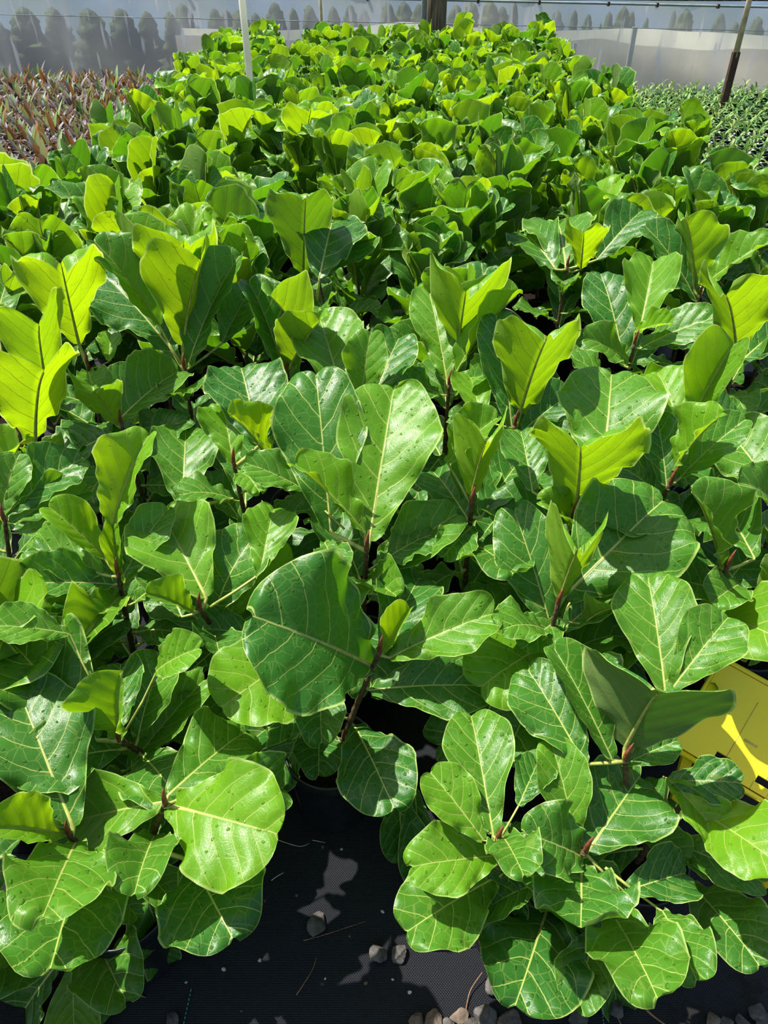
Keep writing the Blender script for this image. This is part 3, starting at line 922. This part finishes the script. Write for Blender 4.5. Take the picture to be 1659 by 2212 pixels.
 ('fig with a kite-shaped olive leaf and a small heart-shaped young leaf', (.34, 1.56), [
   ((1112,918), .71, [
     (1122,892,1182,722,170,'n',U(age=.7,cup=.35,kv=.3)),
     (1106,928,1072,680,115,'f',dict(age=.0,r=1.9)),
     (1040,905,1015,810, 92,'f',dict(age=.75,notch=.1)),
     (1130,930,1235,850,100,'f',dict(age=.0)),
   ], 5)]),
 ('fig with a pale glossy leaf curling over beside a dark one on a reddish stem', (.73, 1.98), [
   ((1370,742), .74, [
     (1350,790,1298,588,118,'f',dict(age=.0,cup=.08,r=1.7)),
     (1382,715,1412,562,120,'f',dict(age=.6,cup=.35,quilt=.05,wet=.2)),
     (1370,716,1452,698, 55,'n',dict(age=1,cup=.4)),
     (1382,752,1545,685, 90,'n',dict(age=.2,cup=.1)),
     (1360,780,1265,730, 90,'n',dict(age=.3)),
   ], 5)]),
 ('fig near the frame edge with blackish upright leaves around a red bud', (1.02, 2.25), [
   ((1512,635), .76, [
     (1505,650,1395,485, 88,'f',dict(age=.0,cup=.3)),
     (1515,620,1545,512,130,'f',dict(age=.0)),
     (1522,612,1665,520, 85,'n',U(age=.6)),
     (1500,620,1485,470,110,'n',U(age=.5)),
   ], 6)]),
 ('fig near the frame edge with a broad lime leaf notched like a heart', (1.03, 1.9), [
   ((1590,765), .74, [
     (1592,758,1570,632,165,'n',U(age=.8,cup=.4)),
     (1600,780,1700,700,120,'f',dict(age=.1)),
     (1560,790,1480,720, 90,'f',dict(age=.1)),
   ], 6)]),
 ('fig with a very dark round leaf against a tall lime one, mid bed', (-.13, 2.35), [
   ((690,610), .74, [
     (690,600,722,462,150,'f',dict(age=.0,cup=.1,r=1.2,dd=-.1)),
     (655,590,660,425,135,'n',U(age=.3,cup=.3,dd=.1,opq=.35)),
     (690,600,790,505,110,'f',dict(age=.1)),
   ], 5)]),
 ('fig with a broad veined leaf facing the sun beside yellow ones, mid bed', (.62, 2.5), [
   ((1225,575), .74, [
     (1222,570,1205,475,150,'f',dict(age=.3,cup=.15,r=1.1,wet=.2)),
     (1255,580,1262,500, 90,'n',U(age=1)),
     (1290,560,1390,450,100,'f',dict(age=.0)),
     (1200,580,1130,500,110,'f',dict(age=.1)),
   ], 5)]),
 ('fig with a tall dark-veined lime leaf standing alone above its neighbours', (-.45, 3.45), [
   ((665,340), .76, [
     (655,335,672,232, 95,'n',U(age=.9,cup=.12,kv=.6)),
     (620,330,590,235, 90,'f',dict(age=.1,cup=.15)),
     (690,345,750,300, 80,'f',dict(age=.3)),
   ], 6)]),
 ('fig with a long pod-like folded leaf, lime inside and out', (.74, 1.7), [
   ((1490,925), .72, [
     (1490,912,1585,742,120,'f',dict(age=.55,cup=.75,vs=.7)),
     (1470,930,1420,800,110,'f',dict(age=.85)),
     (1500,940,1600,890,110,'f',dict(age=.1)),
     (1480,930,1390,900, 90,'n',dict(age=.3)),
   ], 6)]),
]
GF = 'potted fiddle leaf figs in the large bed'
occupied = []
for lb, pot, stems, in HP:
    crowns = [at_z(c_[0], c_[1], z) for c_, z, _, _ in stems]
    root, paths = base_plant(pot, crowns)
    tag(root, lb, 'potted plant', GF); occupied.append(pot)
    for (c_, z, lv, nf), pa in zip(stems, paths):
        for sp in lv: hero_leaf(root, pa, sp)
        if not nf:
            fill_leaves(root, pa, 4, .12, .5, random.Random(int(pot[0]*777)), (-6, 14), (0, .1), (.42, .6))
        if nf:
            rr = random.Random(int(pot[0]*1000) + 5)
            fill_leaves(root, pa, nf+5, .28, .86, rr, (-14, 28), (0, .18), (.62, .88), avoid=None)

# ------------------------------------------------------------------ the rest of the bed
def full_plant(x, y, h, rr, lb):
    crown = Vector((x + rr.uniform(-.05, .05), y + rr.uniform(-.05, .05), h))
    root, paths = base_plant((x, y), [crown])
    tag(root, lb, 'potted plant', GF)
    far = min(1, max(0, (y-2)/4))
    n_ = 11 if y < 3 else 9
    tone = rr.random()
    fill_leaves(root, paths[0], n_, .42, 1.0, rr, (16, 76), (.0, .12+.45*tone), (.88, 1.22), wet=.8)
    az = rr.uniform(0, 6.28)
    for i in range(4):      # top leaves, nearly upright
        rand_leaf(root, crown - Vector((0, 0, .02*i)), az + i*2.2 + rr.uniform(-.3, .3), radians(rr.uniform(60, 82)), rr.uniform(.9, 1.25), rr.choice([.0,.2,.5,.8,1.0]), .6, rr, young=(i == 0))
NR, Y1, DY = 23, 8.7, .315
XL, XR = -1.42, 1.42
for r_ in range(NR):
    y = Y1 - r_*DY
    xs = [XL + (XR-XL)*(k_ + (.25 if r_ % 2 else 0))/9 for k_ in range(10)]
    xs = [x for x in xs if x <= XR + .12]
    for k_, x in enumerate(xs):
        rr = random.Random(r_*50 + k_)
        jx, jy = x + rr.uniform(-.03, .03), y + rr.uniform(-.03, .03)
        if any((jx-o_[0])**2 + (jy-o_[1])**2 < .24**2 for o_ in occupied): continue
        if y < 2.15 and any((jx-o_[0])**2 + (jy-o_[1])**2 < .29**2 for o_ in occupied): continue
        q_ = proj(Vector((jx, jy, .7)))
        if q_[0] < -260 or q_[0] > 1920: continue
        h = .54 + .10*min(1, (y-1.2)/1.5) + rr.uniform(-.05, .05) + (.03 if rr.random() < .15 else 0)
        side = 'left' if k_ < 5 else 'right'; kk = k_ if k_ < 5 else len(xs)-1-k_
        lb = 'fiddle leaf fig, %s row from the wall end, %s plant from the %s edge' % (ORD[r_], ORD[kk], side)
        full_plant(jx, jy, h, rr, lb)
        occupied.append((jx, jy))
for x, y in ((-.82, .93), (-.85, .62)):
    if all((x-o_[0])**2 + (y-o_[1])**2 > .05 for o_ in occupied):
        full_plant(x, y, .45, random.Random(int(y*100)), 'fig at the front corner cut by the frame, %s' % ('behind the other' if y > .8 else 'nearest the camera'))

# ------------------------------------------------------------------ seedlings on both sides
def strap(b, tints, P, az, L, w, el, bend, tint, n_=5):
    d = Vector((cos(az), sin(az), 0)); s_ = Vector((-sin(az), cos(az), 0))
    p = Vector(P); pts = []
    e_ = el
    for i in range(n_+1):
        pts.append((p.copy(), w*max(.06, sin(pi*(.12+.86*i/n_))**.8), e_))
        p = p + (d*cos(e_) + Vector((0,0,1))*sin(e_))*L/n_; e_ -= bend/n_
    vs = []; fs = []
    for q_, ww, e_ in pts:
        nrm = Vector((0,0,1))*cos(e_) - d*sin(e_)
        vs += [q_ - s_*ww*.5 + nrm*ww*.18, q_, q_ + s_*ww*.5 + nrm*ww*.18]
    for i in range(n_):
        for k_ in range(2):
            a_ = i*3+k_; fs.append((a_, a_+1, a_+4, a_+3))
    n0 = len(b.v); b.add(vs, fs, 0); tints += [tint]*len(vs)
def seed_mesh(kind, seed):
    rr = random.Random(seed); b = MB(); tints = []
    if kind == 'cordy':
        for i in range(10):
            w = i/9
            tint = rr.choice([0, .05, .1, .17, .25, .33, .33]) if w < .85 else rr.choice([.5, .85, .92, 1.0])
            strap(b, tints, (rr.uniform(-.01,.01), rr.uniform(-.01,.01), .12+.04*w), rr.uniform(0, 6.28), rr.uniform(.18, .28)*(1-.15*w), rr.uniform(.040, .060)*(1-.3*w),
                  radians(25+57*w+rr.uniform(-8, 8)), radians(rr.uniform(50, 120))*(1-.7*w), tint)
        pr, ph = .058, .11
    else:
        for i in range(6):
            w = i/5
            strap(b, tints, (0, 0, .095+.06*w), i*2.4+rr.uniform(-.3,.3), rr.uniform(.075, .105), .022, radians(35+35*w), radians(rr.uniform(60, 110)), rr.choice([0, .2, .4, .5, .6, .8]), 4)
        n0 = len(b.v); b.tube([(0,0,.06),(0,0,.14)], [.003,.002], 5, 1); tints += [.9]*(len(b.v)-n0)
        pr, ph = .045, .085
    n0 = len(b.v); b.lathe([(pr*.78,.0),(pr,.95*ph),(pr*1.06,.95*ph),(pr*1.06,ph),(pr*.95,ph),(pr*.93,ph*.88),(.001,ph*.88)], 12, 1)
    tints += [0]*(len(b.v)-n0)
    me = b.me('seedling')
    at = me.attributes.new('tint', 'FLOAT', 'POINT'); at.data.foreach_set('value', tints)
    me.materials.append(M['cordy' if kind == 'cordy' else 'seed']); me.materials.append(M['pot'])
    return me
def seed_bed(kind, xs, ys, sp, name, label, group, cat, n_obj, stuffname, stufflabel):
    ms = [seed_mesh(kind, 900+i) for i in range(7)]
    spots = []
    y = ys[0]; row = 0; rr = random.Random(11)
    while y < ys[1]:
        x = xs[0] + (sp/2 if row % 2 else 0)
        while x < xs[1]:
            jx, jy = x+rr.uniform(-.012,.012), y+rr.uniform(-.012,.012)
            q_ = proj(Vector((jx, jy, .2)))
            if -25 < q_[0] < 1684: spots.append((q_[2], jx, jy))
            x += sp
        y += sp*.9; row += 1
    # those hidden behind the tall figs are left out
    vis = []
    for d_, x, y in spots:
        vis.append((d_, x, y))
    vis.sort()
    rest = MB(); rt = []
    for i, (d_, x, y) in enumerate(vis):
        me = ms[rr.randrange(7)]; az = rr.uniform(0, 6.28); sc = rr.uniform(.85, 1.2)
        if i < n_obj:
            o = bpy.data.objects.new(name, me); C.objects.link(o); o.location = (x, y, 0); o.rotation_euler.z = az; o.scale = (sc,)*3
            tag(o, label, cat, group)
        else:
            mt = Matrix.Translation((x, y, 0)) @ Matrix.Rotation(az, 4, 'Z') @ Matrix.Diagonal((sc, sc, sc, 1))
            n0 = len(rest.v); rest.v += [mt @ v.co for v in me.vertices]
            for p in me.polygons: rest.f.append(tuple(j+n0 for j in p.vertices)); rest.m.append(p.material_index)
            rt += [a_.value for a_ in me.attributes['tint'].data]
    if rest.v:
        me = rest.me(stuffname); at = me.attributes.new('tint', 'FLOAT', 'POINT'); at.data.foreach_set('value', rt)
        o = link(stuffname, me, [M['cordy' if kind == 'cordy' else 'seed'], M['pot']])
        tag(o, stufflabel, cat, None, 'stuff')
    print(kind, 'spots', len(vis))
seed_bed('cordy', (-5.6, -1.62), (3.2, 10.5), .15, 'bronze_seedling', 'young bronze and orange strap-leaved plant in the dense bed beside the figs, nearer part',
         'bronze strap-leaved seedlings', 'seedling', 300, 'distant_seedling_foliage', 'bronze strap-leaved seedlings massed towards the plastic wall')
seed_bed('seed', (1.70, 5.6), (4.4, 10.6), .15, 'green_seedling', 'small green seedling in a black pot in the right-hand tray bed, nearer part',
         'small green seedlings in black pots', 'seedling', 300, 'distant_seedling_foliage', 'small green seedlings massed towards the plastic wall')

# ------------------------------------------------------------------ poles
def pole(name, x, y, z0, z1, r, mt, label, cat, tip=None):
    b = MB(); b.tube([(x, y, z0), (x, y, (z0+z1)/2), (x, y, z1)], r, 14)
    if tip is None: return tag(b.build(name, mt), label, cat)
P = at_y(540, 175, 5.25); pole('white_pole', P.x, 5.25, 0, 2.6, .021, M['white'], 'thick white pole rising out of the figs near their left edge', 'pole')
P = at_y(695, 66, 9.1); pole('cane_stake', P.x, 9.1, 0, 2.2, .016, M['cane'], 'thin pale stake at the far end of the fig bed', 'stake')
P = at_y(1570, 195, 9.4)
rt_ = empty('tall_stake', (P.x, 9.4, 0))
zc = at_y(1591, 112, 9.4).z
b = MB(); b.box((-.036,-.03,0), (.036,.03,zc)); b.build('dark_lower_post', M['stake'], rt_, False)
b = MB(); b.tube([(0,0,zc-.05),(0,0,zc+1.2)], [.032,.022], 12); b.build('pale_upper_cane', M['cane'], rt_)
tag(rt_, 'pale cane on a dark brown post standing behind the green seedlings', 'stake')
P = at_y(943, 40, 9.9)
rt_ = empty('timber_post', (P.x, 9.9, 0))
b = MB(); b.tube([(0,0,0),(0,0,1.4),(0,0,2.8)], [.112,.108,.105], 20); b.build('timber_pole', M['wood'], rt_)
tag(rt_, 'thick round dark timber post at the far end of the fig bed', 'post')
P2 = at_y(918, 40, 10.2); pole('pipe_post', P2.x, 10.2, 0, 2.8, .045, M['galv'], 'grey green steel pipe beside the timber post', 'post')

# ------------------------------------------------------------------ yellow board
A_ = at_z(1456, 1606, .32); B_ = at_z(1690, 1745, .27); T_ = at_z(1572, 1435, .40)
ex = (B_-A_).normalized(); ey = (T_-A_); ey = (ey - ex*ey.dot(ex)); hgt = ey.length; ey.normalize(); ez = ex.cross(ey)
mw = Matrix((ex, ey, ez)).transposed().to_4x4(); mw.translation = A_
rt_ = empty('yellow_board', Vector((A_.x, A_.y, 0)))
sk = ((T_-A_).dot(ex)); wid = .40
def loc(x, y, z=0): return (x, y, z)
b = MB(); th = .006
# panel with two slot holes: built as a grid with the slot cells left open
xs_ = [0, .078, .108, .165, .195, .30, wid]; ys_ = [0, .018, .034, hgt*.55, hgt]
def skew(x, y): return (x + sk*(y/hgt)*.6, y)
for i in range(len(xs_)-1):
    for j in range(len(ys_)-1):
        if j == 1 and i in (1, 3): continue
        c0 = [skew(xs_[i], ys_[j]), skew(xs_[i+1], ys_[j]), skew(xs_[i+1], ys_[j+1]), skew(xs_[i], ys_[j+1])]
        b.add([(x, y, 0) for x, y in c0] + [(x, y, -th) for x, y in c0], [(0,1,2,3),(7,6,5,4),(0,4,5,1),(1,5,6,2),(2,6,7,3),(3,7,4,0)])
pn = b.build('panel', M['yellow'], rt_, False); place(pn, rt_, mw)
b = MB()
c0 = [skew(-.004,-.008), skew(wid+.004,-.008), skew(wid+.004,hgt+.008), skew(-.004,hgt+.008)]
b.tube([(x, y, -.004) for x, y in c0 + [c0[0]]], .0065, 8); o = b.build('rolled_edge', M['yellow'], rt_); place(o, rt_, mw)
b = MB(); x0, y0 = skew(.125, .085); b.box((x0-.014, y0-.0025, 0), (x0+.014, y0+.0025, .001)); o = b.build('scuff_mark', M['mark'], rt_, False); place(o, rt_, mw)
for xx in (.098, .182):
    b = MB(); p0, p1 = skew(xx, .034), skew(xx+.002, hgt*.8); b.tube([(p0[0],p0[1],.0002),(p1[0],p1[1],.0002)], .0009, 6); o = b.build('moulded_crease', M['mark'], rt_); place(o, rt_, mw)
for xx in (.093, .18):
    b = MB()
    for dx in (-.017, .017): 
        p0, p1 = skew(xx+dx, 0), skew(xx+dx, .018); b.tube([(p0[0],p0[1],.0002),(p1[0],p1[1],.0002)], .0007, 6)
    o = b.build('slot_crease', M['mark'], rt_); place(o, rt_, mw)
for (fx, fy) in ((1438, 1825), (1640, 1900)):
    foot = at_z(fx, fy, .05); foot.z = 0
    top = mw @ Vector((.03 if fx < 1500 else .33, .02, -.006))
    b = MB(); dv = (top-foot); 
    b.box((-.011,-.007,0), (.011,.007,dv.length)); o = b.build('leg', M['yellow'], rt_, False)
    m_ = dv.to_track_quat('Z', 'Y').to_matrix().to_4x4(); m_.translation = foot; place(o, rt_, m_)
tag(rt_, 'bright yellow slotted plastic board on legs beside the front figs', 'board')

# ------------------------------------------------------------------ stones, twigs, threads
def stone(px, py, wpx, mt, lb, seed, flat=.6):
    P = at_z(px, py, .01); dep = proj(P)[2]; r = wpx/F*dep/2
    rr = random.Random(seed)
    bm = bmesh.new(); bmesh.ops.create_icosphere(bm, subdivisions=4, radius=1)
    pl = [Vector((rr.uniform(-1,1), rr.uniform(-1,1), rr.uniform(-.7,1))).normalized() for _ in range(13)]
    for v in bm.verts:
        for n_ in pl:
            d_ = v.co.dot(n_); lim = .60 + .2*((n_.x*7.3) % 1)
            if d_ > lim: v.co -= n_*(d_-lim)
        v.co += v.co.normalized()*.05*noise.noise(v.co*3 + Vector((seed, 0, 0)))
        v.co = Vector((v.co.x*r*1.12, v.co.y*r*rr.uniform(.98,1.0)*.95, v.co.z*r*flat))
    me = bpy.data.meshes.new('stone'); bm.to_mesh(me); bm.free()
    o = link('stone', me, mt); me.polygons.foreach_set('use_smooth', [False]*len(me.polygons)); zmin = min(v.co.z for v in me.vertices)
    o.location = (P.x, P.y, -zmin - .001); o.rotation_euler.z = rr.uniform(0, 6)
    return tag(o, lb, 'stone', 'stones on the weed mat')
ST = [(686,1996,50,0,'flat grey stone lying alone near the sunlit patch of mat'),
 (817,2062,42,0,'grey stone on the mat, the one of a pair nearer the gap'),
 (865,2060,42,0,'grey stone on the mat, the one of a pair nearer the fig leaves'),
 (370,2206,34,0,'small grey stone alone at the bottom edge under the front fig'),
 (1062,2128,36,0,'grey stone half hidden beneath the broad drooping leaf'),
 (900,2206,40,1,'reddish stone at the outer end of the gravel row'),
 (935,2208,50,1,'wide tan stone second along the gravel row'),
 (968,2212,30,0,'little grey stone third along the gravel row'),
 (993,2196,40,1,'pinkish round stone behind the gravel row'),
 (1015,2212,34,0,'dark stone between the pinkish one and the large grey one'),
 (1048,2196,54,0,'large rough grey stone in the gravel row'),
 (1105,2208,52,0,'wide grey stone at the inner end of the gravel row'),
 (1085,2214,30,1,'brown stone wedged beside the wide grey stone'),
 (1252,2196,48,0,'grey angular stone beside the teal thread'),
 (1332,2180,38,0,'small stone just below the dark lowest leaf'),
 (1540,2203,34,1,'brown stone leading the group at the bottom corner'),
 (1572,2210,30,0,'dark stone second in the corner group'),
 (1604,2208,34,0,'grey stone third in the corner group'),
 (1640,2190,46,0,'large grey stone behind the corner group'),
 (1648,2212,40,0,'grey stone at the very bottom corner')]
for i, (px, py, w, c_, lb) in enumerate(ST): stone(px, py, w, M['stone_b' if c_ else 'stone'], lb, 40+i, .45 if i == 0 else .62)
GR = [(755,2018),(848,2112),(1000,2010),(640,1930),(560,2070),(482,2090),(520,2180),(702,2110),(738,1830),(697,1826),(826,1965),(885,2140),(932,1890),(400,2118),(1085,2090),(790,2120)]
for i, (px, py) in enumerate(GR):
    o = stone(px, py, 5 + (i*7 % 6), M['grit' if i % 3 else 'stone_b'], 'tiny pale chip of grit scattered on the weed mat', 80+i, .5)
    o.name = 'grit_chip'; o['group'] = 'grit chips on the weed mat'; o['category'] = 'grit'
def strand(name, pts, r, mt, lb, cat):
    b = MB(); q_ = []
    P = [at_z(x, y, z) for x, y, z in pts]
    n_ = 8
    for i in range(len(P)-1):
        for k_ in range(n_):
            t_ = k_/n_; p0 = P[max(0,i-1)]; p1 = P[i]; p2 = P[i+1]; p3 = P[min(len(P)-1,i+2)]
            q_.append(.5*((2*p1)+(p2-p0)*t_+(2*p0-5*p1+4*p2-p3)*t_*t_+(3*p1-p0-3*p2+p3)*t_**3))
    q_.append(P[-1]); b.tube(q_, [r*(1-.5*i/len(q_)) for i in range(len(q_))], 6)
    return tag(b.build(name, mt), lb, cat)
G0 = .004
strand('dry_twig', [(890,2048,G0),(960,2046,.012),(1042,2028,.02)], .0016, M['twig'], 'long thin tan twig running under the droplet-covered leaf', 'twig')
strand('dry_twig', [(1006,2184,G0),(1016,2140,.01),(1042,2100,.02)], .0013, M['twig'], 'thin curved twig standing over the gravel row', 'twig')
strand('dry_twig', [(1372,2148,.02),(1400,2185,.01),(1440,2216,G0)], .0028, M['twig'], 'thick brown twig below the drooping leaves', 'twig')
strand('dry_twig', [(1325,2185,G0),(1335,2200,G0),(1342,2214,G0)], .0014, M['twig'], 'short reddish twig by the small stone', 'twig')
strand('dry_twig', [(640,2150,G0),(672,2100,.008),(684,2068,G0)], .0011, M['twig'], 'fine reddish root on the open mat', 'twig')
strand('dry_twig', [(655,2032,G0),(705,2018,G0),(790,1990,G0)], .0009, M['twig'], 'fine brown strand beside the lone flat stone', 'twig')
strand('pale_root', [(599,1814,G0),(645,1828,G0),(668,1822,G0)], .0009, M['root'], 'pale root fibre on the dark mat before the pot', 'root')
strand('pale_root', [(675,1815,G0),(702,1820,G0)], .0009, M['root'], 'short pale root fibre next to the longer one', 'root')
strand('pale_root', [(586,1902,.03),(600,1892,.03),(613,1885,.035)], .0010, M['root'], 'pale fibre sticking out beside the broad dark leaf', 'root')
def stitches(px0, py0, px1, py1, n_, lb):
    b = MB()
    for i in range(n_):
        t0, t1 = i/n_, (i+.6)/n_
        b.tube([at_z(px0+(px1-px0)*t0, py0+(py1-py0)*t0, .002), at_z(px0+(px1-px0)*t1, py0+(py1-py0)*t1, .002)], .0009, 6)
    tag(b.build('mat_thread', M['thread'], None), lb, 'thread')
stitches(413, 2136, 396, 2215, 8, 'broken line of teal marker thread near the front pot')
stitches(1296, 2150, 1305, 2216, 9, 'teal marker thread below the drooping leaves')
